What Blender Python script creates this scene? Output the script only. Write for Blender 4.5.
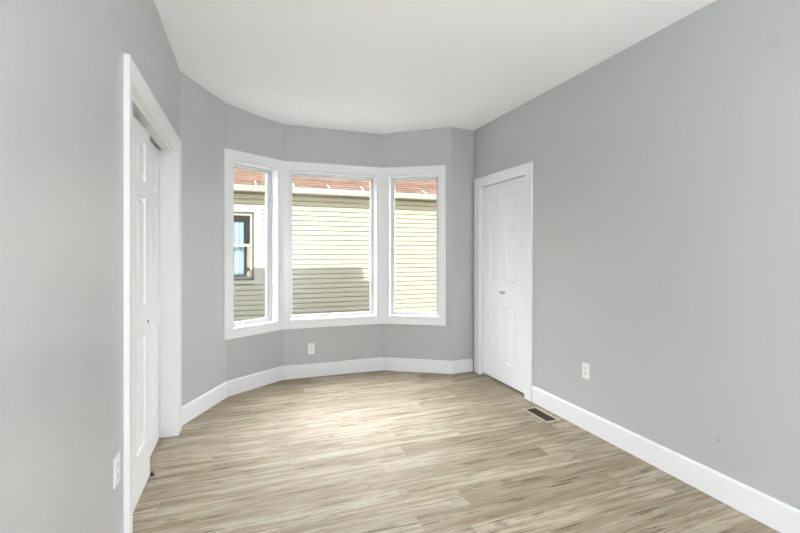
import bpy, bmesh, math, random
from mathutils import Vector, Matrix

for o in list(bpy.data.objects):
    bpy.data.objects.remove(o)
scn = bpy.context.scene
COL = scn.collection
PI = math.pi

# ------------------------------------------------------------------ camera
cam_d = bpy.data.cameras.new('camera')
cam = bpy.data.objects.new('camera', cam_d)
COL.objects.link(cam)
CAM_H = 1.33
cam.location = (0, 0, CAM_H)
cam.rotation_euler = (PI / 2, 0, -math.radians(19.97))
cam_d.sensor_width = 36
cam_d.lens = 421 / 800 * 36
cam_d.shift_y = -14.5 / 800
cam_d.clip_start = 0.02
scn.camera = cam

# ------------------------------------------------------------------ sky, sun, exposure
FILL_CLOUD = 12.5
world = bpy.data.worlds.new('sky')
scn.world = world
world.use_nodes = True
wn = world.node_tree.nodes
sky = wn.new('ShaderNodeTexSky')
sky.sky_type = 'NISHITA'
sky.sun_disc = False
sky.sun_elevation = math.radians(26)
sky.sun_rotation = math.radians(180)
wn['Background'].inputs[1].default_value = 0.09
wl_ = world.node_tree.links
# bright cloud added over the unseen northern sky to strengthen the window light
wtc = wn.new('ShaderNodeTexCoord')
wsep = wn.new('ShaderNodeSeparateXYZ')
wl_.new(wtc.outputs['Generated'], wsep.inputs[0])
wmr = wn.new('ShaderNodeMapRange')
wmr.inputs[1].default_value = -0.1
wmr.inputs[2].default_value = 0.2
wl_.new(wsep.outputs[1], wmr.inputs[0])
wmr3 = wn.new('ShaderNodeMapRange')
wmr3.inputs[1].default_value = 0.05
wmr3.inputs[2].default_value = 0.50
wl_.new(wsep.outputs[2], wmr3.inputs[0])
wno = wn.new('ShaderNodeTexNoise')
wno.inputs['Scale'].default_value = 3.0
wno.inputs['Detail'].default_value = 5
wl_.new(wtc.outputs['Generated'], wno.inputs['Vector'])
wmr2 = wn.new('ShaderNodeMapRange')
wmr2.inputs[1].default_value = 0.20
wmr2.inputs[2].default_value = 0.45
wl_.new(wno.outputs['Fac'], wmr2.inputs[0])
wmu = wn.new('ShaderNodeMath')
wmu.operation = 'MULTIPLY'
wl_.new(wmr.outputs[0], wmu.inputs[0])
wl_.new(wmr2.outputs[0], wmu.inputs[1])
wmv = wn.new('ShaderNodeMath')
wmv.operation = 'MULTIPLY'
wl_.new(wmu.outputs[0], wmv.inputs[0])
wl_.new(wmr3.outputs[0], wmv.inputs[1])
wbg2 = wn.new('ShaderNodeBackground')
wbg2.inputs[0].default_value = (0.97, 0.985, 1.0, 1)
wbg2.inputs[1].default_value = FILL_CLOUD
wmix = wn.new('ShaderNodeMixShader')
wl_.new(wmv.outputs[0], wmix.inputs[0])
wl_.new(sky.outputs[0], wn['Background'].inputs[0])
wl_.new(wn['Background'].outputs[0], wmix.inputs[1])
wl_.new(wbg2.outputs[0], wmix.inputs[2])
wl_.new(wmix.outputs[0], wn['World Output'].inputs[0])

sun_d = bpy.data.lights.new('sun', 'SUN')
sun_d.energy = 2.75
sun_d.angle = math.radians(0.53)
sun_d.color = (1.0, 0.95, 0.86)
sun = bpy.data.objects.new('sun', sun_d)
COL.objects.link(sun)
sun.location = (0, -6, 8)
sun.rotation_euler = Vector((0.06, 1.0, -0.463)).to_track_quat('-Z', 'Y').to_euler()

FILL_POWER = 84.0            # emission strength of the added fill globe

vs = scn.view_settings
vs.view_transform = 'Standard'
vs.look = 'None'
vs.gamma = 1
vs.use_curve_mapping = False
vs.exposure = 1.03


# ------------------------------------------------------------------ materials
def new_mat(name):
    m = bpy.data.materials.new(name)
    m.use_nodes = True
    nt = m.node_tree
    return m, nt, nt.nodes['Principled BSDF']


def nd(nt, typ, **kw):
    n = nt.nodes.new(typ)
    for k, v in kw.items():
        setattr(n, k, v)
    return n


def mth(nt, op, a, b=None, c=None):
    n = nt.nodes.new('ShaderNodeMath')
    n.operation = op
    for i, v in enumerate((a, b, c)):
        if v is None:
            continue
        if isinstance(v, (int, float)):
            n.inputs[i].default_value = v
        else:
            nt.links.new(v, n.inputs[i])
    return n.outputs[0]


def mixc(nt, fac, a, b, blend='MIX'):
    n = nt.nodes.new('ShaderNodeMix')
    n.data_type = 'RGBA'
    n.blend_type = blend
    for i, v in ((0, fac), (6, a), (7, b)):
        if isinstance(v, (int, float)):
            n.inputs[i].default_value = v
        elif isinstance(v, tuple):
            n.inputs[i].default_value = (*v, 1)
        else:
            nt.links.new(v, n.inputs[i])
    return n.outputs[2]


def coords(nt, sx=1, sy=1, sz=1):
    t = nd(nt, 'ShaderNodeTexCoord')
    mp = nd(nt, 'ShaderNodeMapping')
    mp.inputs['Scale'].default_value = (sx, sy, sz)
    nt.links.new(t.outputs['Object'], mp.inputs[0])
    return mp.outputs[0]


def noise(nt, vec, scale, detail=3, rough=0.5):
    n = nd(nt, 'ShaderNodeTexNoise')
    n.inputs['Scale'].default_value = scale
    n.inputs['Detail'].default_value = detail
    n.inputs['Roughness'].default_value = rough
    nt.links.new(vec, n.inputs['Vector'])
    return n.outputs['Fac']


def ramp(nt, fac, lo, hi):
    n = nd(nt, 'ShaderNodeMapRange')
    n.inputs[1].default_value = lo
    n.inputs[2].default_value = hi
    n.clamp = True
    nt.links.new(fac, n.inputs[0])
    return n.outputs[0]


def bump(nt, bsdf, h, strength, dist):
    b = nd(nt, 'ShaderNodeBump')
    b.inputs['Strength'].default_value = strength
    b.inputs['Distance'].default_value = dist
    nt.links.new(h, b.inputs['Height'])
    nt.links.new(b.outputs[0], bsdf.inputs['Normal'])


def paint(name, col, rough, spec=0.5, tex=0.03, bs=0.05, scale=260, spots=()):
    m, nt, b = new_mat(name)
    v = coords(nt)
    n1 = noise(nt, v, 1.3, 3)
    c = mixc(nt, n1, tuple(x * (1 - tex) for x in col), tuple(x * (1 + tex) for x in col))
    if spots:
        geo = nd(nt, 'ShaderNodeNewGeometry')
        for (px, py, pz, r, soft, sc) in spots:
            d = nd(nt, 'ShaderNodeVectorMath', operation='DISTANCE')
            nt.links.new(geo.outputs['Position'], d.inputs[0])
            d.inputs[1].default_value = (px, py, pz)
            f = ramp(nt, d.outputs['Value'], r + soft, r)
            c = mixc(nt, f, c, sc)
    nt.links.new(c, b.inputs['Base Color'])
    b.inputs['Roughness'].default_value = rough
    b.inputs['Specular IOR Level'].default_value = spec
    if bs:
        bump(nt, b, noise(nt, v, scale, 2), bs, 0.002)
    return m


WALL_C = (0.496, 0.499, 0.504)
M_wall = paint('grey_wall_paint', WALL_C, 0.33, 0.5, 0.012, 0.06, 220)
M_wall_r = paint('grey_wall_paint_marked', WALL_C, 0.33, 0.5, 0.012, 0.06, 220,
                 spots=((2.39, 1.551, 0.314, 0.004, 0.002, (0.2, 0.19, 0.18)),
                        (2.39, 1.29, 2.35, 0.018, 0.02, (0.47, 0.475, 0.48))))
M_ceil = paint('ceiling_paint', (0.93, 0.94, 0.95), 0.8, 0.3, 0.01, 0.04, 180)
M_trim = paint('white_trim_paint', (0.83, 0.835, 0.845), 0.32, 0.5, 0.01, 0.0)
M_door = paint('white_door_paint', (0.84, 0.845, 0.855), 0.36, 0.5, 0.01, 0.03, 90)
M_vinyl = paint('white_vinyl', (0.72, 0.73, 0.74), 0.3, 0.5, 0.005, 0.0)
M_plate = paint('white_plastic', (0.83, 0.83, 0.82), 0.3, 0.5, 0.005, 0.0)
M_slot = paint('dark_slot', (0.03, 0.03, 0.03), 0.6, 0.3, 0.0, 0.0)
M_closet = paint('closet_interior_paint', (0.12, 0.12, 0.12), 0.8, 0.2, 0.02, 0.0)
M_dark = paint('black_rubber', (0.02, 0.02, 0.02), 0.6, 0.3, 0.0, 0.0)


def metal(name, col, rough):
    m, nt, b = new_mat(name)
    v = coords(nt)
    c = mixc(nt, noise(nt, v, 40, 2), tuple(x * .92 for x in col), col)
    nt.links.new(c, b.inputs['Base Color'])
    b.inputs['Metallic'].default_value = 1
    b.inputs['Roughness'].default_value = rough
    return m


M_nickel = metal('brushed_nickel', (0.55, 0.53, 0.5), 0.3)
M_bronze = paint('tan_enamel_register', (0.46, 0.39, 0.30), 0.4, 0.5, 0.05, 0.0)
M_louver = paint('dark_brown_louver', (0.035, 0.022, 0.015), 0.45, 0.4, 0.05, 0.0)


def glass_mat(name, refl):
    m, nt, b = new_mat(name)
    nt.nodes.remove(b)
    out = nt.nodes['Material Output']
    tr = nd(nt, 'ShaderNodeBsdfTransparent')
    tr.inputs[0].default_value = (0.985, 0.99, 0.985, 1)
    gl = nd(nt, 'ShaderNodeBsdfGlossy')
    gl.inputs['Roughness'].default_value = 0.02
    fr = nd(nt, 'ShaderNodeFresnel')
    fr.inputs[0].default_value = 1.45
    mx = nd(nt, 'ShaderNodeMixShader')
    nt.links.new(mth(nt, 'MULTIPLY', fr.outputs[0], refl), mx.inputs[0])
    nt.links.new(tr.outputs[0], mx.inputs[1])
    nt.links.new(gl.outputs[0], mx.inputs[2])
    nt.links.new(mx.outputs[0], out.inputs[0])
    return m


M_glass = glass_mat('clear_glass', 0.5)


def floor_mat():
    m, nt, b = new_mat('vinyl_plank_floor')
    W, L = 0.15, 1.22
    t = nd(nt, 'ShaderNodeTexCoord')
    sp = nd(nt, 'ShaderNodeSeparateXYZ')
    nt.links.new(t.outputs['Object'], sp.inputs[0])
    x, y = sp.outputs[0], sp.outputs[1]
    yr = mth(nt, 'DIVIDE', mth(nt, 'ADD', y, 30 * W - 1.66 + 0.0), W)
    row = mth(nt, 'FLOOR', yr)
    yf = mth(nt, 'SUBTRACT', yr, row)
    w1 = nd(nt, 'ShaderNodeTexWhiteNoise', noise_dimensions='1D')
    nt.links.new(row, w1.inputs['W'])
    xr = mth(nt, 'ADD', mth(nt, 'DIVIDE', mth(nt, 'ADD', x, 20), L), mth(nt, 'MULTIPLY', w1.outputs['Value'], 7.3))
    colm = mth(nt, 'FLOOR', xr)
    xf = mth(nt, 'SUBTRACT', xr, colm)
    cid = nd(nt, 'ShaderNodeCombineXYZ')
    nt.links.new(row, cid.inputs[0])
    nt.links.new(colm, cid.inputs[1])
    w2 = nd(nt, 'ShaderNodeTexWhiteNoise', noise_dimensions='2D')
    nt.links.new(cid.outputs[0], w2.inputs['Vector'])
    tone = w2.outputs['Value']
    # grain coordinates, shifted per plank
    gx = mth(nt, 'ADD', x, mth(nt, 'MULTIPLY', tone, 37.0))
    gy = mth(nt, 'ADD', y, mth(nt, 'MULTIPLY', tone, 11.0))

    def gvec(sx, sy):
        c = nd(nt, 'ShaderNodeCombineXYZ')
        nt.links.new(mth(nt, 'MULTIPLY', gx, sx), c.inputs[0])
        nt.links.new(mth(nt, 'MULTIPLY', gy, sy), c.inputs[1])
        return c.outputs[0]
    broad = noise(nt, gvec(1.5, 20), 1.0, 5, 0.65)
    fine = noise(nt, gvec(5, 120), 1.0, 3, 0.6)
    streak = noise(nt, gvec(2.8, 52), 1.0, 5, 0.68)
    knot = noise(nt, gvec(3.0, 11), 1.0, 4, 0.7)
    c = mixc(nt, ramp(nt, broad, 0.40, 0.58), (0.30, 0.237, 0.162), (0.50, 0.435, 0.338))
    c = mixc(nt, mth(nt, 'MULTIPLY', ramp(nt, tone, 0.40, 1.0), 0.65), c, (0.239, 0.183, 0.122))
    c = mixc(nt, mth(nt, 'MULTIPLY', ramp(nt, streak, 0.53, 0.68), 0.8), c, (0.209, 0.157, 0.104))
    c = mixc(nt, mth(nt, 'MULTIPLY', ramp(nt, streak, 0.46, 0.32), 0.45), c, (0.562, 0.501, 0.396))
    crack = noise(nt, gvec(2.0, 48), 1.0, 4, 0.6)
    cm = mth(nt, 'MULTIPLY', ramp(nt, crack, 0.55, 0.62), ramp(nt, knot, 0.46, 0.54))
    c = mixc(nt, mth(nt, 'MULTIPLY', cm, 0.85), c, (0.102, 0.075, 0.049))
    c = mixc(nt, mth(nt, 'MULTIPLY', ramp(nt, knot, 0.59, 0.68), 0.75), c, (0.170, 0.128, 0.083))
    c = mixc(nt, mth(nt, 'MULTIPLY', fine, 0.22), c, (0.230, 0.179, 0.125))
    # joints
    dy = mth(nt, 'MULTIPLY', mth(nt, 'MINIMUM', yf, mth(nt, 'SUBTRACT', 1.0, yf)), W)
    dx = mth(nt, 'MULTIPLY', mth(nt, 'MINIMUM', xf, mth(nt, 'SUBTRACT', 1.0, xf)), L)
    dj = mth(nt, 'MINIMUM', dy, dx)
    joint = ramp(nt, dj, 0.0022, 0.0006)
    c = mixc(nt, mth(nt, 'MULTIPLY', joint, 0.4), c, (0.10, 0.075, 0.055))
    nt.links.new(c, b.inputs['Base Color'])
    b.inputs['Roughness'].default_value = 0.58
    b.inputs['Specular IOR Level'].default_value = 0.25
    h = mth(nt, 'SUBTRACT', mth(nt, 'MULTIPLY', streak, 0.3), joint)
    bump(nt, b, h, 0.15, 0.002)
    return m


M_floor = floor_mat()


def siding_mat():
    m, nt, b = new_mat('cream_siding')
    v = coords(nt, 0.6, 1, 6)
    c = mixc(nt, noise(nt, v, 3, 3), (0.385, 0.375, 0.285), (0.425, 0.415, 0.32))
    nt.links.new(c, b.inputs['Base Color'])
    b.inputs['Roughness'].default_value = 0.55
    bump(nt, b, noise(nt, coords(nt, 4, 1, 60), 4, 2), 0.1, 0.002)
    return m


M_siding = siding_mat()


def shingle_mat():
    m, nt, b = new_mat('red_brown_shingles')
    t = nd(nt, 'ShaderNodeTexCoord')
    mp = nd(nt, 'ShaderNodeMapping')
    mp.inputs['Scale'].default_value = (1, 1, 1)
    nt.links.new(t.outputs['UV'], mp.inputs[0])
    br = nd(nt, 'ShaderNodeTexBrick')
    br.offset = 0.43
    br.inputs['Color1'].default_value = (0.085, 0.045, 0.027, 1)
    br.inputs['Color2'].default_value = (0.155, 0.09, 0.056, 1)
    br.inputs['Mortar'].default_value = (0.012, 0.008, 0.006, 1)
    br.inputs['Scale'].default_value = 1
    br.inputs['Mortar Size'].default_value = 0.006
    br.inputs['Mortar Smooth'].default_value = 0.3
    br.inputs['Bias'].default_value = 0
    br.inputs['Brick Width'].default_value = 0.28
    br.inputs['Row Height'].default_value = 0.125
    nt.links.new(mp.outputs[0], br.inputs['Vector'])
    n = noise(nt, mp.outputs[0], 9, 4, 0.7)
    c = mixc(nt, mth(nt, 'MULTIPLY', n, 0.55), br.outputs['Color'], (0.062, 0.034, 0.02))
    nt.links.new(c, b.inputs['Base Color'])
    b.inputs['Specular IOR Level'].default_value = 0.08
    b.inputs['Roughness'].default_value = 0.9
    bump(nt, b, noise(nt, mp.outputs[0], 120, 2), 0.5, 0.01)
    return m


M_shingle = shingle_mat()
M_extwhite = paint('exterior_white_paint', (0.40, 0.395, 0.36), 0.5, 0.4, 0.02, 0.0)
M_soffit = paint('vented_soffit', (0.22, 0.18, 0.11), 0.6, 0.3, 0.04, 0.0)
M_roomdark = paint('unlit_room', (0.5, 0.5, 0.46), 0.9, 0.1, 0.1, 0.0)
M_curtain = paint('pale_blue_cloth', (0.40, 0.54, 0.62), 0.9, 0.1, 0.05, 0.0)
M_extwall = paint('exterior_render', (0.6, 0.58, 0.55), 0.8, 0.2, 0.05, 0.0)
M_jamb = paint('jamb_shadow_taupe', (0.15, 0.14, 0.11), 0.6, 0.3, 0.05, 0.0)  # jamb coloured dark to paint in the shadowed gap beside the sash
M_ground = paint('concrete_walk', (0.30, 0.29, 0.27), 0.9, 0.2, 0.12, 0.1, 40)


# ------------------------------------------------------------------ mesh helpers
class MB:
    """collects shapes in one bmesh; F maps local (s, n, z) to world or thing space"""

    def __init__(self, F=None):
        self.bm = bmesh.new()
        self.F = F or (lambda s, n, z: Vector((s, n, z)))

    def pts(self, P):
        return [self.bm.verts.new(self.F(*p)) for p in P]

    def face(self, P):
        self.bm.faces.new(self.pts(P))

    def box(self, s0, s1, n0, n1, z0, z1):
        v = self.pts([(s, n, z) for z in (z0, z1) for s, n in ((s0, n0), (s1, n0), (s1, n1), (s0, n1))])
        for f in ((0, 1, 2, 3), (4, 5, 6, 7), (0, 1, 5, 4), (1, 2, 6, 5), (2, 3, 7, 6), (3, 0, 4, 7)):
            self.bm.faces.new([v[i] for i in f])

    def prism(self, poly, z0, z1):
        """poly: list of (x, y); z0, z1 numbers or lists per vertex"""
        n = len(poly)
        za = z0 if isinstance(z0, (list, tuple)) else [z0] * n
        zb = z1 if isinstance(z1, (list, tuple)) else [z1] * n
        a = self.pts([(p[0], p[1], z) for p, z in zip(poly, za)])
        b = self.pts([(p[0], p[1], z) for p, z in zip(poly, zb)])
        self.bm.faces.new(a)
        self.bm.faces.new(b)
        for i in range(n):
            j = (i + 1) % n
            self.bm.faces.new((a[i], a[j], b[j], b[i]))

    def sweep(self, rings, closed=False, cap=True):
        """loft consecutive rings of points (lists of (s,n,z))"""
        R = [self.pts(r) for r in rings]
        k = len(R[0])
        m = len(R)
        for a in range(m if closed else m - 1):
            A, B = R[a], R[(a + 1) % m]
            for i in range(k):
                j = (i + 1) % k
                self.bm.faces.new((A[i], A[j], B[j], B[i]))
        if cap and not closed:
            self.bm.faces.new(R[0])
            self.bm.faces.new(R[-1])

    def lathe(self, c, axis, prof, seg=20):
        """prof: (radius, distance along axis); c centre in local space; axis 's','n','z'"""
        rings = []
        for r, h in prof:
            ring = []
            for i in range(seg):
                a = 2 * PI * i / seg
                u, w = max(r, 1e-5) * math.cos(a), max(r, 1e-5) * math.sin(a)
                d = {'s': (h, u, w), 'n': (u, h, w), 'z': (u, w, h)}[axis]
                ring.append((c[0] + d[0], c[1] + d[1], c[2] + d[2]))
            rings.append(ring)
        self.sweep(rings)

    def done(self, name, mat, parent=None, bevel=0, smooth=False, seg=2):
        bmesh.ops.remove_doubles(self.bm, verts=self.bm.verts, dist=1e-6)
        bmesh.ops.recalc_face_normals(self.bm, faces=self.bm.faces)
        me = bpy.data.meshes.new(name)
        self.bm.to_mesh(me)
        self.bm.free()
        me.materials.append(mat)
        o = bpy.data.objects.new(name, me)
        COL.objects.link(o)
        if parent:
            o.parent = parent
        if smooth:
            for p in me.polygons:
                p.use_smooth = True
        if bevel:
            b = o.modifiers.new('bevel', 'BEVEL')
            b.width = bevel
            b.segments = seg
            b.limit_method = 'ANGLE'
            b.angle_limit = math.radians(40)
        return o


def struct(o):
    o['kind'] = 'structure'
    return o


def thing(name, label, cat, loc=(0, 0, 0), rotz=0, group=None):
    o = bpy.data.objects.new(name, None)
    o.empty_display_size = 0.05
    COL.objects.link(o)
    o.location = loc
    o.rotation_euler = (0, 0, rotz)
    o['label'] = label
    o['category'] = cat
    if group:
        o['group'] = group
    return o


def frame(P0, P1, flip=1):
    """local frame of a wall: s along P0->P1, n towards the room (right of travel), z up"""
    P0 = Vector((*P0, 0))
    d = Vector((P1[0] - P0.x, P1[1] - P0.y, 0)).normalized()
    nrm = Vector((d.y, -d.x, 0)) * flip
    return lambda s, n, z: P0 + d * s + nrm * n + Vector((0, 0, z))


# ------------------------------------------------------------------ plan of the room
XL, XR, YB = -0.48, 2.39, -1.70
A = (XL, 3.60)
B = (-0.18, 4.18)
Cc = (0.35, 4.545)
D = (1.4405, 4.53)
E = (2.098, 4.13)
Fp = (XR, 4.153)
G = (XR, YB)
Hh = (XL, YB)
ROOM = [A, B, Cc, D, E, Fp, G, Hh]          # clockwise from above
CEIL = [2.712, 2.70, 2.657, 2.654, 2.686, 2.69, 2.70, 2.70]
T = 0.165                                   # wall thickness
WTOP = 2.76


def offset_poly(P, t):
    """offset to the outside (left of clockwise travel), mitred"""
    out = []
    n = len(P)
    for i in range(n):
        p0, p1, p2 = Vector(P[i - 1]), Vector(P[i]), Vector(P[(i + 1) % n])
        d1, d2 = (p1 - p0).normalized(), (p2 - p1).normalized()
        n1, n2 = Vector((-d1.y, d1.x)), Vector((-d2.y, d2.x))
        m = (n1 + n2).normalized()
        out.append(tuple(p1 + m * (t / max(m.dot(n1), 0.2))))
    return out


OUT = offset_poly(ROOM, T)


def wall(name, i, mat=M_wall, opening=None):
    P0, P1 = ROOM[i], ROOM[(i + 1) % len(ROOM)]
    Q0, Q1 = OUT[i], OUT[(i + 1) % len(ROOM)]
    L = math.dist(P0, P1)
    Fr = frame(P0, P1)
    m = MB()

    def col(s):
        if s <= 0:
            return P0, Q0
        if s >= L:
            return P1, Q1
        a, b = Fr(s, 0, 0), Fr(s, -T, 0)
        return (a.x, a.y), (b.x, b.y)

    def piece(s0, s1, z0, z1):
        a, b = col(s0)
        c, d = col(s1)
        m.prism([a, c, d, b], z0, z1)
    if opening:
        s0, s1, z0, z1 = opening
        piece(0, s0, -0.02, WTOP)
        piece(s1, L, -0.02, WTOP)
        if z0 > 0:
            piece(s0, s1, -0.02, z0)
        piece(s0, s1, z1, WTOP)
    else:
        piece(0, L, -0.02, WTOP)
    return struct(m.done(name, mat)), Fr, L


# ---- doors: extents along Y
LD0, LD1, LDT = 2.12, 3.415, 2.06           # left closet opening
RD0, RD1, RDT = 3.215, 4.015, 2.035        # right closet opening
# ---- windows (s0, s1, z0, z1) openings
WZ0, WZ1 = 0.605, 2.19
LBC, LCD, LDE = math.dist(B, Cc), math.dist(Cc, D), math.dist(D, E)
W1 = (0.056, LBC - 0.06, WZ0, WZ1)
W2 = (0.062, LCD - 0.066, WZ0, WZ1)
W3 = (0.062, LDE - 0.130, WZ0, WZ1)

# floor
m = MB()
m.prism(offset_poly(ROOM, T * 0.9), -0.14, 0)
struct(m.done('floor', M_floor))

# ceiling: slightly lower at the two front corners of the bay
m = MB()
cp = offset_poly(ROOM, T * 0.5)
lo = m.pts([(p[0], p[1], z) for p, z in zip(cp, CEIL)])
hi = m.pts([(p[0], p[1], 2.755) for p in cp])
for tri in ((0, 1, 2), (0, 2, 3), (0, 3, 5), (3, 4, 5), (0, 5, 6), (0, 6, 7)):
    m.bm.faces.new([lo[i] for i in tri])
m.bm.faces.new(hi)
for i in range(8):
    j = (i + 1) % 8
    m.bm.faces.new((lo[i], lo[j], hi[j], hi[i]))
struct(m.done('ceiling', M_ceil))

# walls
wall('wall_left_angled', 0)
_, F1, _ = wall('wall_bay_left', 1, opening=W1)
_, F2, _ = wall('wall_bay_center', 2, opening=W2)
_, F3, _ = wall('wall_bay_right', 3, opening=W3)
wall('wall_return', 4)
_, FR, LR = wall('wall_right', 5, M_wall_r, opening=(Fp[1] - RD1, Fp[1] - RD0, 0, RDT))
wall('wall_back', 6)
_, FL, LL = wall('wall_left', 7, opening=(LD0 - YB, LD1 - YB, 0, LDT))

# roof of this house, over the room and the bay
m = MB()
m.prism([(-1.6, -1.95), (2.62, -1.95), (2.62, 4.2), (2.14, 4.32), (2.14, 4.95), (-0.75, 4.95), (-1.6, 4.2)],
        2.755, 2.87)
struct(m.done('roof', M_extwall))


# closets behind the two doors
def closet(name, x0, x1, y0, y1, z1, open_side):
    m = MB()
    t = 0.05
    m.box(x0, x1, y0, y0 + t, -0.02, z1)
    m.box(x0, x1, y1 - t, y1, -0.02, z1)
    m.box(x0, x1, y0, y1, z1, z1 + t)
    m.box(x0, x1, y0, y1, -0.12, -0.002)
    if open_side > 0:
        m.box(x0, x0 + t, y0, y1, -0.02, z1)
    else:
        m.box(x1 - t, x1, y0, y1, -0.02, z1)
    struct(m.done(name, M_closet))


closet('wall_closet_left', -1.25, XL - T, LD0 - 0.15, LD1 + 0.15, 2.4, 1)
closet('wall_closet_right', XR + T, 3.1, RD0 - 0.08, RD1 + 0.08, 2.1, -1)


# ------------------------------------------------------------------ baseboards
BH, BT = 0.143, 0.015


def baseboard(name, P0, P1, a0=0.0, a1=0.0):
    """a0, a1: how far the front top edge is drawn in at each end (mitre), in metres"""
    Fr = frame(P0, P1)
    L = math.dist(P0, P1)
    m = MB(Fr)
    prof = [(0, 0.0005), (BT, 0.0005), (BT, BH - 0.012), (BT - 0.004, BH - 0.003), (BT - 0.008, BH), (0, BH)]
    m.sweep([[(n / BT * a0, n, z) for n, z in prof], [(L - n / BT * a1, n, z) for n, z in prof]])
    return struct(m.done(name, M_trim))


def mit(P, Q, R):
    d1 = (Vector(Q) - Vector(P)).normalized()
    d2 = (Vector(R) - Vector(Q)).normalized()
    ang = math.atan2(d1.x * d2.y - d1.y * d2.x, d1.dot(d2))
    return BT * math.tan(-ang / 2)              # clockwise turn: positive (boards shorten)


mB, mC, mD, mE = mit(A, B, Cc), mit(B, Cc, D), mit(Cc, D, E), mit(D, E, Fp)
mA = mit(Hh, A, B)
baseboard('baseboard_left', Hh, (XL, LD0 - 0.097))
baseboard('baseboard_left', (XL, LD1 + 0.097), A, 0, mA)
baseboard('baseboard_left_angled', A, B, mA, mB)
baseboard('baseboard_bay_left', B, Cc, mB, mC)
baseboard('baseboard_bay_center', Cc, D, mC, mD)
baseboard('baseboard_bay_right', D, E, mD, mE)
baseboard('baseboard_return', E, (XR - 0.022, E[1] + (Fp[1] - E[1]) * (XR - 0.022 - E[0]) / (XR - E[0])), mE, 0)
baseboard('baseboard_right', (XR, RD0 - 0.102), (XR, 1.909))
baseboard('baseboard_right', (XR, 1.906), G)
baseboard('baseboard_back', G, Hh)


# ------------------------------------------------------------------ doors
def casing(m, s0, s1, zt, w, tin=0.009, tout=0.021, wl=None, wr=None):
    """three mitred boards with a thin inner and a thick outer edge round an opening (floor to zt)"""
    wl = w if wl is None else wl
    wr = w if wr is None else wr
    prof = [(0, 0), (0, tin), (0.012, tin + .004), (0.72, tout - .004), (0.86, tout), (1, tout), (1, 0)]
    rings = []
    for (s, z, ds, dz) in ((s0, 0.0, -wl, 0), (s0, zt, -wl, w), (s1, zt, wr, w), (s1, 0.0, wr, 0)):
        rings.append([(s + ds * k, n, z + dz * k) for k, n in prof])
    m.sweep(rings)


PANELS_Z = ((0.255, 0.86), (1.035, 1.635), (1.725, 1.945))


def leaf(Fr, s0, s1, z0, z1, nf, t, cols, name, parent, zs=PANELS_Z):
    """moulded door leaf: front at n = nf, thickness t behind it; cols: list of (sa, sb) panel columns"""
    m = MB(Fr)
    sl = sorted({s0, s1, *[v for c in cols for v in c]})
    zl = sorted({z0, z1, *[v for c in zs for v in c]})
    ps = set()
    for c in cols:
        for z in zs:
            ps.add((c, z))
    for i in range(len(sl) - 1):
        for j in range(len(zl) - 1):
            a, b, c, d = sl[i], sl[i + 1], zl[j], zl[j + 1]
            if ((a, b), (c, d)) in ps:
                steps = [(0, 0), (0.004, -0.010), (0.010, -0.012), (0.016, -0.012), (0.038, -0.002), (0.041, -0.0015)]
                prev = None
                for off, dep in steps:
                    ring = m.pts([(a + off, nf + dep, c + off), (b - off, nf + dep, c + off),
                                  (b - off, nf + dep, d - off), (a + off, nf + dep, d - off)])
                    if prev:
                        for k in range(4):
                            m.bm.faces.new((prev[k], prev[(k + 1) % 4], ring[(k + 1) % 4], ring[k]))
                    prev = ring
                m.bm.faces.new(prev)
            else:
                m.face([(a, nf, c), (b, nf, c), (b, nf, d), (a, nf, d)])
    bk = nf - t
    m.face([(s0, bk, z0), (s1, bk, z0), (s1, bk, z1), (s0, bk, z1)])
    for (a, c) in (((s0, z0), (s1, z0)), ((s1, z0), (s1, z1)), ((s1, z1), (s0, z1)), ((s0, z1), (s0, z0))):
        m.face([(a[0], nf, a[1]), (c[0], nf, c[1]), (c[0], bk, c[1]), (a[0], bk, a[1])])
    return m.done(name, M_door, parent)


# left closet: two sliding leaves
s0, s1 = LD0 - YB, LD1 - YB
m = MB(FL)
casing(m, s0, s1, LDT, 0.092)
m.box(s1 - 0.001, s1 + 0.012, -T - 0.03, 0.008, 0, LDT)
m.box(s0 - 0.012, s0 + 0.001, -T - 0.03, 0.008, 0, LDT)
m.box(s0, s1, -0.088, 0.008, LDT - 0.003, LDT + 0.012)
m.box(s0, s1, -0.0285, -0.020, LDT - 0.02, LDT)
door1 = struct(m.done('door_1', M_trim))
nl = leaf(FL, 2.125 - YB, 2.845 - YB, 0.012, 2.022, -0.060, 0.033,
          [(2.225 - YB, 2.425 - YB), (2.535 - YB, 2.735 - YB)], 'door_leaf', door1)
fl = leaf(FL, 2.70 - YB, 3.41 - YB, 0.012, 2.044, -0.104, 0.033,
          [(2.80 - YB, 3.00 - YB), (3.11 - YB, 3.31 - YB)], 'door_leaf', door1)
m = MB(FL)
m.lathe((2.795 - YB, -0.0605, 0.927), 'n', [(0.0, 0.0), (0.010, 0.0), (0.011, 0.0015), (0.009, 0.003), (0.0, 0.001)], 16)
m.done('finger_pull', M_slot, nl, smooth=True)
# small floor guide between the two leaves
g = thing('door_guide', 'small black floor guide at the bottom corner of the sliding closet leaf', 'door guide',
          (XL - 0.052, 2.862, 0))
m = MB()
m.box(-0.012, 0.012, -0.010, 0.010, 0, 0.005)
m.done('guide_base', M_dark, g)
m = MB()
m.box(-0.003, 0.003, -0.010, 0.010, 0.005, 0.022)
m.done('guide_fin', M_dark, g)

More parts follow.
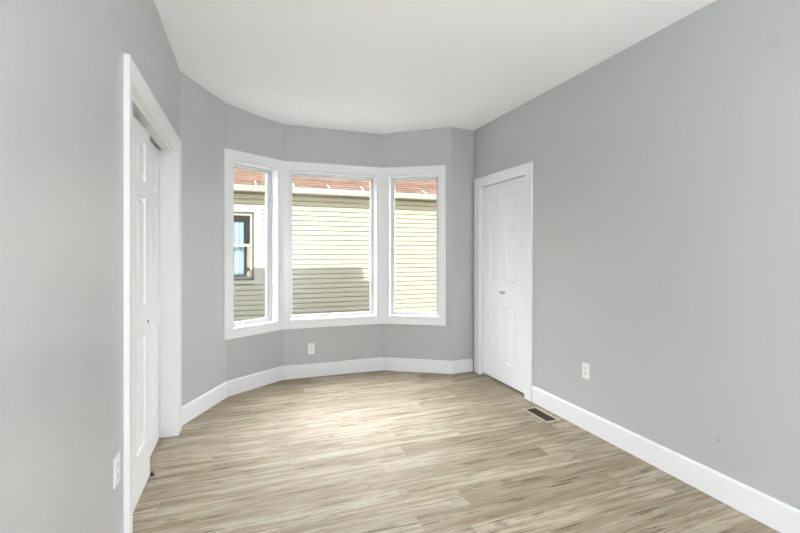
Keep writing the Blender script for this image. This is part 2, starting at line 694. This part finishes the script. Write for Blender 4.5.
# right closet: a pair of folding leaves with two knobs
s0, s1 = Fp[1] - RD1, Fp[1] - RD0
m = MB(FR)
casing(m, s0, s1, RDT, 0.098, tin=0.014, tout=0.020)
m.box(s0 - 0.012, s0 + 0.001, -T - 0.02, 0.010, 0, RDT)
m.box(s1 - 0.001, s1 + 0.012, -T - 0.02, 0.010, 0, RDT)
m.box(s0, s1, -T - 0.02, 0.010, RDT - 0.001, RDT + 0.012)
door2 = struct(m.done('door_2', M_trim))
mid = 0.543
pz = ((0.222, 0.785), (1.01, 1.59), (1.70, 1.912))
wl = (s1 - s0) / 2
l1 = leaf(FR, s0 + 0.006, mid - 0.001, 0.020, RDT - 0.005, -0.022, 0.034,
          [(0.283, 0.438)], 'door_leaf', door2, pz)
l2 = leaf(FR, mid + 0.001, s1 - 0.004, 0.020, RDT - 0.005, -0.022, 0.034,
          [(0.596, 0.756)], 'door_leaf', door2, pz)
for lf, ss in ((l1, mid - 0.024), (l2, mid + 0.022)):
    m = MB(FR)
    m.lathe((ss, -0.022, 0.925), 'n',
            [(0.0, 0), (0.011, 0), (0.011, 0.002), (0.005, 0.004), (0.005, 0.008), (0.012, 0.012), (0.0145, 0.017),
             (0.011, 0.022), (0.0, 0.023)], 20)
    m.done('knob', M_nickel, lf, smooth=True)


# ------------------------------------------------------------------ windows
def window(n, Fr, L, op, ext0, ext1, mB0, mB1, latch=None, crank=None):
    """casing boards run from ext0 to ext1 along the wall (mitre mB0/mB1 per unit of thickness)"""
    s0, s1, z0, z1 = op
    zt, zb = z1 + 0.088, z0 - 0.08
    th = 0.018
    m = MB(Fr)

    def board(a0, a1, b0, b1, k0, k1):
        """a0..a1 along s, b0..b1 in z; k0,k1 mitres at the two ends"""
        ring0 = [(a0, 0, b0), (a0 + k0 * th, th, b0), (a0 + k0 * th, th, b1), (a0, 0, b1)]
        ring1 = [(a1, 0, b0), (a1 - k1 * th, th, b0), (a1 - k1 * th, th, b1), (a1, 0, b1)]
        m.sweep([ring0, ring1])
    board(ext0, s0 - 0.002, zb, zt, mB0, 0)
    board(s1 + 0.002, ext1, zb, zt, 0, mB1)
    board(s0 - 0.002, s1 + 0.002, z1 + 0.002, zt, 0, 0)
    board(s0 - 0.002, s1 + 0.002, zb, z0 - 0.002, 0, 0)
    win = struct(m.done('window_%d' % n, M_trim))
    # lining of the opening
    m = MB(Fr)
    d0, d1 = -T, 0.014
    j = 0.012
    m.box(s0, s0 + j, d0, d1, z0, z1)
    m.box(s1 - j, s1, d0, d1, z0, z1)
    m.box(s0 + j, s1 - j, d0, d1, z1 - j, z1)
    m.box(s0 + j, s1 - j, d0, d1, z0, z0 + j)
    m.done('window_jamb', M_trim, win)
    # fixed frame step then sash

    def ring(name, a, w, n0, n1, mat):
        m = MB(Fr)
        i0, i1, k0, k1 = s0 + a, s1 - a, z0 + a, z1 - a
        m.box(i0, i0 + w, n0, n1, k0, k1)
        m.box(i1 - w, i1, n0, n1, k0, k1)
        m.box(i0 + w, i1 - w, n0, n1, k1 - w, k1)
        m.box(i0 + w, i1 - w, n0, n1, k0, k0 + w)
        return m.done(name, mat, win, bevel=0.002, seg=1)
    ring('window_frame', j, 0.011, -T + 0.004, -0.085, M_vinyl)
    sash = ring('sash', j + 0.011, 0.020, -T + 0.012, -0.105, M_vinyl)
    a = j + 0.011 + 0.020 - 0.004
    m = MB(Fr)
    m.box(s0 + a, s1 - a, -T + 0.040, -T + 0.044, z0 + a, z1 - a)
    m.done('pane', M_glass, win)
    m = MB(Fr)   # dark glazing gasket
    b = a + 0.001
    w = 0.006
    for q in ((s0 + b, s0 + b + w, z0 + b, z1 - b), (s1 - b - w, s1 - b, z0 + b, z1 - b),
              (s0 + b + w, s1 - b - w, z1 - b - w, z1 - b), (s0 + b + w, s1 - b - w, z0 + b, z0 + b + w)):
        m.box(q[0], q[1], -T + 0.045, -T + 0.047, q[2], q[3])
    m.done('glazing_gasket', M_slot, win)
    if latch:
        side, zs = latch
        for z in zs:
            sx = s1 - j - 0.009 if side > 0 else s0 + j + 0.009
            m = MB(Fr)
            m.box(sx - 0.007, sx + 0.007, -0.085, -0.078, z - 0.045, z + 0.045)
            m.sweep([[(sx - 0.004, -0.078, z - 0.01), (sx + 0.004, -0.078, z - 0.01), (sx + 0.004, -0.078, z + 0.01), (sx - 0.004, -0.078, z + 0.01)],
                     [(sx - 0.004, -0.060, z + 0.02), (sx + 0.004, -0.060, z + 0.02), (sx + 0.004, -0.062, z + 0.035), (sx - 0.004, -0.062, z + 0.035)],
                     [(sx - 0.003, -0.054, z + 0.055), (sx + 0.003, -0.054, z + 0.055), (sx + 0.003, -0.060, z + 0.06), (sx - 0.003, -0.060, z + 0.06)]])
            m.done('latch', M_vinyl, win, bevel=0.0015, seg=1)
    if crank:
        cs = s0 + crank
        zc = z0 + j
        m = MB(Fr)
        m.box(cs - 0.045, cs + 0.045, -0.100, -0.062, zc, zc + 0.022)
        m.box(cs - 0.03, cs + 0.03, -0.092, -0.070, zc + 0.022, zc + 0.036)
        ck = m.done('crank_housing', M_vinyl, win, bevel=0.004)
        m = MB(Fr)
        m.sweep([[(cs - 0.005, -0.068, zc + 0.030), (cs - 0.005, -0.058, zc + 0.030), (cs - 0.005, -0.058, zc + 0.040), (cs - 0.005, -0.068, zc + 0.040)],
                 [(cs + 0.03, -0.064, zc + 0.045), (cs + 0.03, -0.054, zc + 0.045), (cs + 0.03, -0.054, zc + 0.054), (cs + 0.03, -0.064, zc + 0.054)],
                 [(cs + 0.075, -0.064, zc + 0.034), (cs + 0.075, -0.054, zc + 0.034), (cs + 0.075, -0.054, zc + 0.042), (cs + 0.075, -0.064, zc + 0.042)]])
        m.lathe((cs + 0.072, -0.054, zc + 0.038), 'n', [(0.0, 0), (0.006, 0), (0.007, 0.012), (0.0, 0.016)], 10)
        m.done('crank_handle', M_vinyl, ck)
    return win


k = lambda v: v / BT
window(1, F1, LBC, W1, -0.028, LBC, 0, k(mC), latch=(1, (1.83, 0.93)), crank=0.07)
window(2, F2, LCD, W2, 0.0, LCD, k(mC), k(mD))
window(3, F3, LDE, W3, 0.0, LDE - 0.062, k(mD), 0, latch=(-1, (1.83, 0.93)), crank=LDE - 0.15 - 0.062 - 0.13)


# ------------------------------------------------------------------ outlets
def outlet(loc, rotz, label):
    """duplex receptacle; local -Y faces the room"""
    t = thing('electrical_outlet', label, 'outlet', loc, rotz, 'duplex wall outlets')
    m = MB()
    m.box(-0.036, 0.036, -0.0065, 0, -0.058, 0.058)
    m.done('cover_plate', M_plate, t, bevel=0.003)
    for z in (-0.0195, 0.0195):
        m = MB()
        pts = []
        for i in range(24):
            a = 2 * PI * i / 24
            pts.append((0.0172 * math.cos(a), max(-0.0135, min(0.0135, 0.0172 * math.sin(a)))))
        m.sweep([[(x, -0.0062, z + y) for x, y in pts], [(x, -0.0085, z + y) for x, y in pts]])
        r = m.done('receptacle', M_plate, t)
        m = MB()
        m.box(-0.0075, -0.0050, -0.0092, -0.0084, z - 0.002, z + 0.0075)
        m.box(0.0050, 0.0070, -0.0092, -0.0084, z - 0.001, z + 0.0065)
        m.lathe((0, -0.0084, z - 0.0075), 'n', [(0.0, 0), (0.0028, 0), (0.0028, -0.0008), (0, -0.0008)], 10)
        m.done('slot', M_slot, r)
    m = MB()
    m.lathe((0, -0.0065, 0), 'n', [(0, 0), (0.0032, 0), (0.0026, -0.0012), (0, -0.0014)], 12)
    m.done('screw', M_plate, t, smooth=True)
    return t


outlet((0.642, Cc[1] + (D[1] - Cc[1]) * (0.642 - Cc[0]) / (D[0] - Cc[0]), 0.30), math.atan2(D[1] - Cc[1], D[0] - Cc[0]),
       'white duplex outlet below the middle bay window, low on the grey wall')
outlet((XR, 2.489, 0.438), -PI / 2, 'white duplex outlet on the long right wall above the baseboard')
outlet((XL, 1.915, 0.482), PI / 2, 'white duplex outlet on the left wall just before the sliding closet door')

# ------------------------------------------------------------------ floor register
reg = thing('floor_register', 'tan metal floor register with dark louvers set in the planks near the folding door',
            'floor vent', (2.255, 2.835, 0.0), 0)
m = MB()
hw, hl = 0.070, 0.158
iw, il = 0.048, 0.134
for (a, b, c, d) in ((-hw, hw, il, hl), (-hw, hw, -hl, -il), (-hw, -iw, -il, il), (iw, hw, -il, il)):
    m.box(a, b, c, d, 0.0005, 0.007)
m.done('register_frame', M_bronze, reg, bevel=0.003, seg=1)
m = MB()
m.box(-iw, iw, -il, il, 0.0003, 0.001)
m.done('damper_plate', M_dark, reg)
for i in range(13):
    y = -il + (i + 0.5) * 2 * il / 13
    m = MB()
    m.sweep([[(-iw, y - 0.006, 0.0012), (-iw, y - 0.004, 0.0012), (-iw, y + 0.006, 0.0042), (-iw, y + 0.004, 0.0042)],
             [(iw, y - 0.006, 0.0012), (iw, y - 0.004, 0.0012), (iw, y + 0.006, 0.0042), (iw, y + 0.004, 0.0042)]])
    m.done('louver', M_louver, reg)
m = MB()
m.box(-0.0025, 0.0025, -il, il, 0.0042, 0.0052)
m.done('louver_bar', M_louver, reg)


# ------------------------------------------------------------------ fill lamp added behind the camera to brighten the room
def emit(name, col, s):
    m, nt, b = new_mat(name)
    b.inputs['Base Color'].default_value = (0.9, 0.9, 0.9, 1)
    b.inputs['Emission Color'].default_value = (*col, 1)
    b.inputs['Emission Strength'].default_value = s
    return m


M_fill_globe = emit('fill_glow', (0.92, 0.965, 1.0), FILL_POWER)
lamp = thing('fill_lamp', 'added fill lamp, a glowing globe on a stand behind the camera', 'lamp', (0.72, -1.15, 0))
m = MB()
m.lathe((0, 0, 0), 'z', [(0, 0.001), (0.15, 0.001), (0.15, 0.015), (0.03, 0.03), (0, 0.03)], 32)
m.done('base', M_nickel, lamp)
m = MB()
m.lathe((0, 0, 0), 'z', [(0, 0.03), (0.011, 0.03), (0.011, 0.86), (0.03, 0.88), (0.03, 0.90), (0, 0.90)], 16)
m.done('pole', M_nickel, lamp)
m = MB()
R = 0.165
m.lathe((0, 0, 1.055), 'z', [(R * math.sin(PI * i / 16), R * math.cos(PI * i / 16)) for i in range(17)], 32)
m.done('fill_globe', M_fill_globe, lamp, smooth=True)

# ------------------------------------------------------------------ outside: ground and the house next door
m = MB()
m.box(-14, 18, -10, 24, -0.95, -0.85)
struct(m.done('ground', M_ground))

NY = 9.0                       # its wall
NX0, NX1 = -4.5, 8.5
NB, NT = -0.85, 2.52           # siding bottom / top
house = thing('neighbouring_house', 'cream clapboard house with red-brown shingle roof outside the bay windows', 'house',
              (1.5, NY, NB))


def hp(mb, name, mat, parent=None, **kw):
    o = mb.done(name, mat, parent or house, **kw)
    if not parent:
        o.matrix_parent_inverse = Matrix.Translation((-1.5, -NY, -NB))
    return o


WX0, WX1, WB_, WT_ = -0.80, 0.135, 0.76, 2.135      # window opening next door
TR = 0.155                                          # its flat trim
m = MB()
c = 0.1016
nrow = int((NT - NB) / c) + 1
for r in range(nrow):
    zb = NB + r * c
    ztop = min(zb + c, NT)
    spans = [(NX0, NX1)]
    if ztop > WB_ and zb < WT_:
        spans = [(NX0, WX0), (WX1, NX1)]
    for a, b in spans:
        prof = [(-0.022, zb), (-0.012, ztop - 0.018), (0.030, ztop - 0.016), (0.030, ztop), (0.05, ztop), (0.05, zb)]
        m.sweep([[(q, NY + yy, zz) for yy, zz in prof] for q in (a, b)])
hp(m, 'siding', M_siding)
# window next door
m = MB()
for (a, b, z0, z1) in ((WX0 - TR, WX0, WB_ - 0.07, WT_ + 0.13), (WX1, WX1 + TR, WB_ - 0.07, WT_ + 0.13),
                       (WX0, WX1, WT_, WT_ + 0.13), (WX0, WX1, WB_ - 0.07, WB_)):
    m.box(a, b, NY - 0.035, NY + 0.02, z0, z1)
hw_ = hp(m, 'window', M_extwhite)
MR = 1.46


def sashring(name, z0, z1, y):
    m = MB()
    w = 0.04
    a, b = WX0 + 0.038, WX1 - 0.038
    m.box(a, a + w, y, y + 0.035, z0, z1)
    m.box(b - w, b, y, y + 0.035, z0, z1)
    m.box(a + w, b - w, y, y + 0.035, z1 - w, z1)
    m.box(a + w, b - w, y, y + 0.035, z0, z0 + w)
    hp(m, name, M_extwhite, hw_)
    m = MB()
    m.box(a + w - .005, b - w + .005, y + 0.014, y + 0.018, z0 + w - .005, z1 - w + .005)
    hp(m, 'window_pane', M_glass, hw_)


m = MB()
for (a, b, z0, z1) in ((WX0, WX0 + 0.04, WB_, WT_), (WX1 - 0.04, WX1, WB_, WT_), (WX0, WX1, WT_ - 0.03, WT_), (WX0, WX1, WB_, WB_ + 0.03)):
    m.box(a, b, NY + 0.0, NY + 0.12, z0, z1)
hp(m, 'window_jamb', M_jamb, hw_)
sashring('sash', MR - 0.02, WT_ - 0.03, NY + 0.03)
sashring('sash', WB_ + 0.03, MR + 0.025, NY + 0.068)
m = MB()
x0, x1, y0, y1, z0, z1 = WX0 - 0.1, WX1 + 0.1, NY + 0.12, NY + 1.2, WB_ - 0.1, WT_ + 0.1
for q in ((x0, x1, y1, y1 + .04, z0, z1), (x0 - .04, x0, y0, y1, z0, z1), (x1, x1 + .04, y0, y1, z0, z1),
          (x0, x1, y0, y1, z1, z1 + .04), (x0, x1, y0, y1, z0 - .04, z0)):
    m.box(*q)
hp(m, 'room_behind', M_roomdark, hw_)
m = MB()
N = 60
r0, r1 = [], []
pts = []
for i in range(N + 1):
    x = -0.72 + (0.66) * i / N
    y = NY + 0.22 + 0.035 * math.sin(x * 52) + 0.012 * math.sin(x * 131)
    pts.append((x, y))
outl = pts + [(x, y + 0.006) for x, y in reversed(pts)]
m.prism(outl, 0.86, 1.94)
hp(m, 'curtain', M_curtain, hw_, smooth=False)

# wall core, eaves, gutter and roof
m = MB()
for (a, b, z0, z1) in ((NX0, WX0 - 0.2, NB, NT), (WX1 + 0.2, NX1, NB, NT), (WX0 - 0.2, WX1 + 0.2, NB, WB_ - 0.2), (WX0 - .2, WX1 + .2, WT_ + .2, NT)):
    m.box(a, b, NY + 0.05, NY + 0.2, z0, z1)
hp(m, 'wall', M_extwall)
EY = NY - 0.395
SZ = 2.505
m = MB()
m.box(NX0 - 0.3, NX1 + 0.3, EY, NY + 0.05, SZ, SZ + 0.015)
for i in range(int((NX1 - NX0 + 0.6) / 0.1)):
    x = NX0 - 0.3 + i * 0.1
    m.box(x, x + 0.012, EY + 0.02, NY - 0.02, SZ - 0.006, SZ)
hp(m, 'soffit', M_soffit)
m = MB()
m.box(NX0 - 0.3, NX1 + 0.3, EY - 0.018, EY, SZ - 0.01, SZ + 0.13)
hp(m, 'fascia', M_extwhite)
m = MB()
gp = [(EY - 0.020, SZ + 0.10), (EY - 0.020, SZ + 0.0), (EY - 0.075, SZ + 0.0), (EY - 0.092, SZ + 0.035),
      (EY - 0.105, SZ + 0.06), (EY - 0.115, SZ + 0.085), (EY - 0.115, SZ + 0.10),
      (EY - 0.108, SZ + 0.10), (EY - 0.108, SZ + 0.088), (EY - 0.085, SZ + 0.035), (EY - 0.070, SZ + 0.006), (EY - 0.026, SZ + 0.006), (EY - 0.026, SZ + 0.10)]
m.sweep([[(NX0 - 0.3, y, z) for y, z in gp], [(NX1 + 0.3, y, z) for y, z in gp]])
hp(m, 'gutter', M_extwhite)
sl = 0.55
RL = 4.5
me_b = MB()
uvl = me_b.bm.loops.layers.uv.new('UVMap')
rows = int(RL / 0.125)
for r in range(rows):
    a, b = r * 0.125, (r + 1) * 0.125 + 0.01
    cs, sn = 1 / math.hypot(1, sl), sl / math.hypot(1, sl)
    y0, z0 = EY - 0.05 + a * cs, SZ + 0.115 + a * sn
    y1, z1 = EY - 0.05 + b * cs, SZ + 0.115 + b * sn
    vv = me_b.pts([(NX0 - 0.3, y0, z0 + 0.006), (NX1 + 0.3, y0, z0 + 0.006), (NX1 + 0.3, y1, z1), (NX0 - 0.3, y1, z1),
                   (NX0 - 0.3, y0, z0 - 0.002), (NX1 + 0.3, y0, z0 - 0.002)])
    off = (r * 0.377) % 1
    f = me_b.bm.faces.new(vv[:4])
    for lp, uv in zip(f.loops, ((0, a), (13.6, a), (13.6, b), (0, b))):
        lp[uvl].uv = (uv[0] + 0, uv[1])
    f = me_b.bm.faces.new((vv[4], vv[5], vv[1], vv[0]))
    for lp, uv in zip(f.loops, ((0, a), (13.6, a), (13.6, a), (0, a))):
        lp[uvl].uv = uv
hp(me_b, 'roof', M_shingle)
for i in range(-5, 10):
    x = 0.16 + 0.7075 * i
    m = MB()
    cs, sn = 1 / math.hypot(1, sl), sl / math.hypot(1, sl)

    def rp(t, h):
        return EY - 0.05 + t * cs - h * sn, SZ + 0.128 + t * sn + h * cs
    pth = [rp(0.17, 0.002), rp(0.0, 0.006), (EY - 0.11, SZ + 0.104)]
    pt2 = [rp(0.17, 0.006), rp(0.0, 0.012), (EY - 0.114, SZ + 0.110)]
    rings = []
    for q, (p, p2) in enumerate(zip(pth, pt2)):
        xo = -0.02 if q == 0 else 0.0
        rings.append([(x + xo - 0.009, *p), (x + xo + 0.009, *p), (x + xo + 0.009, *p2), (x + xo - 0.009, *p2)])
    m.sweep(rings)
    hp(m, 'gutter_strap', M_extwhite)
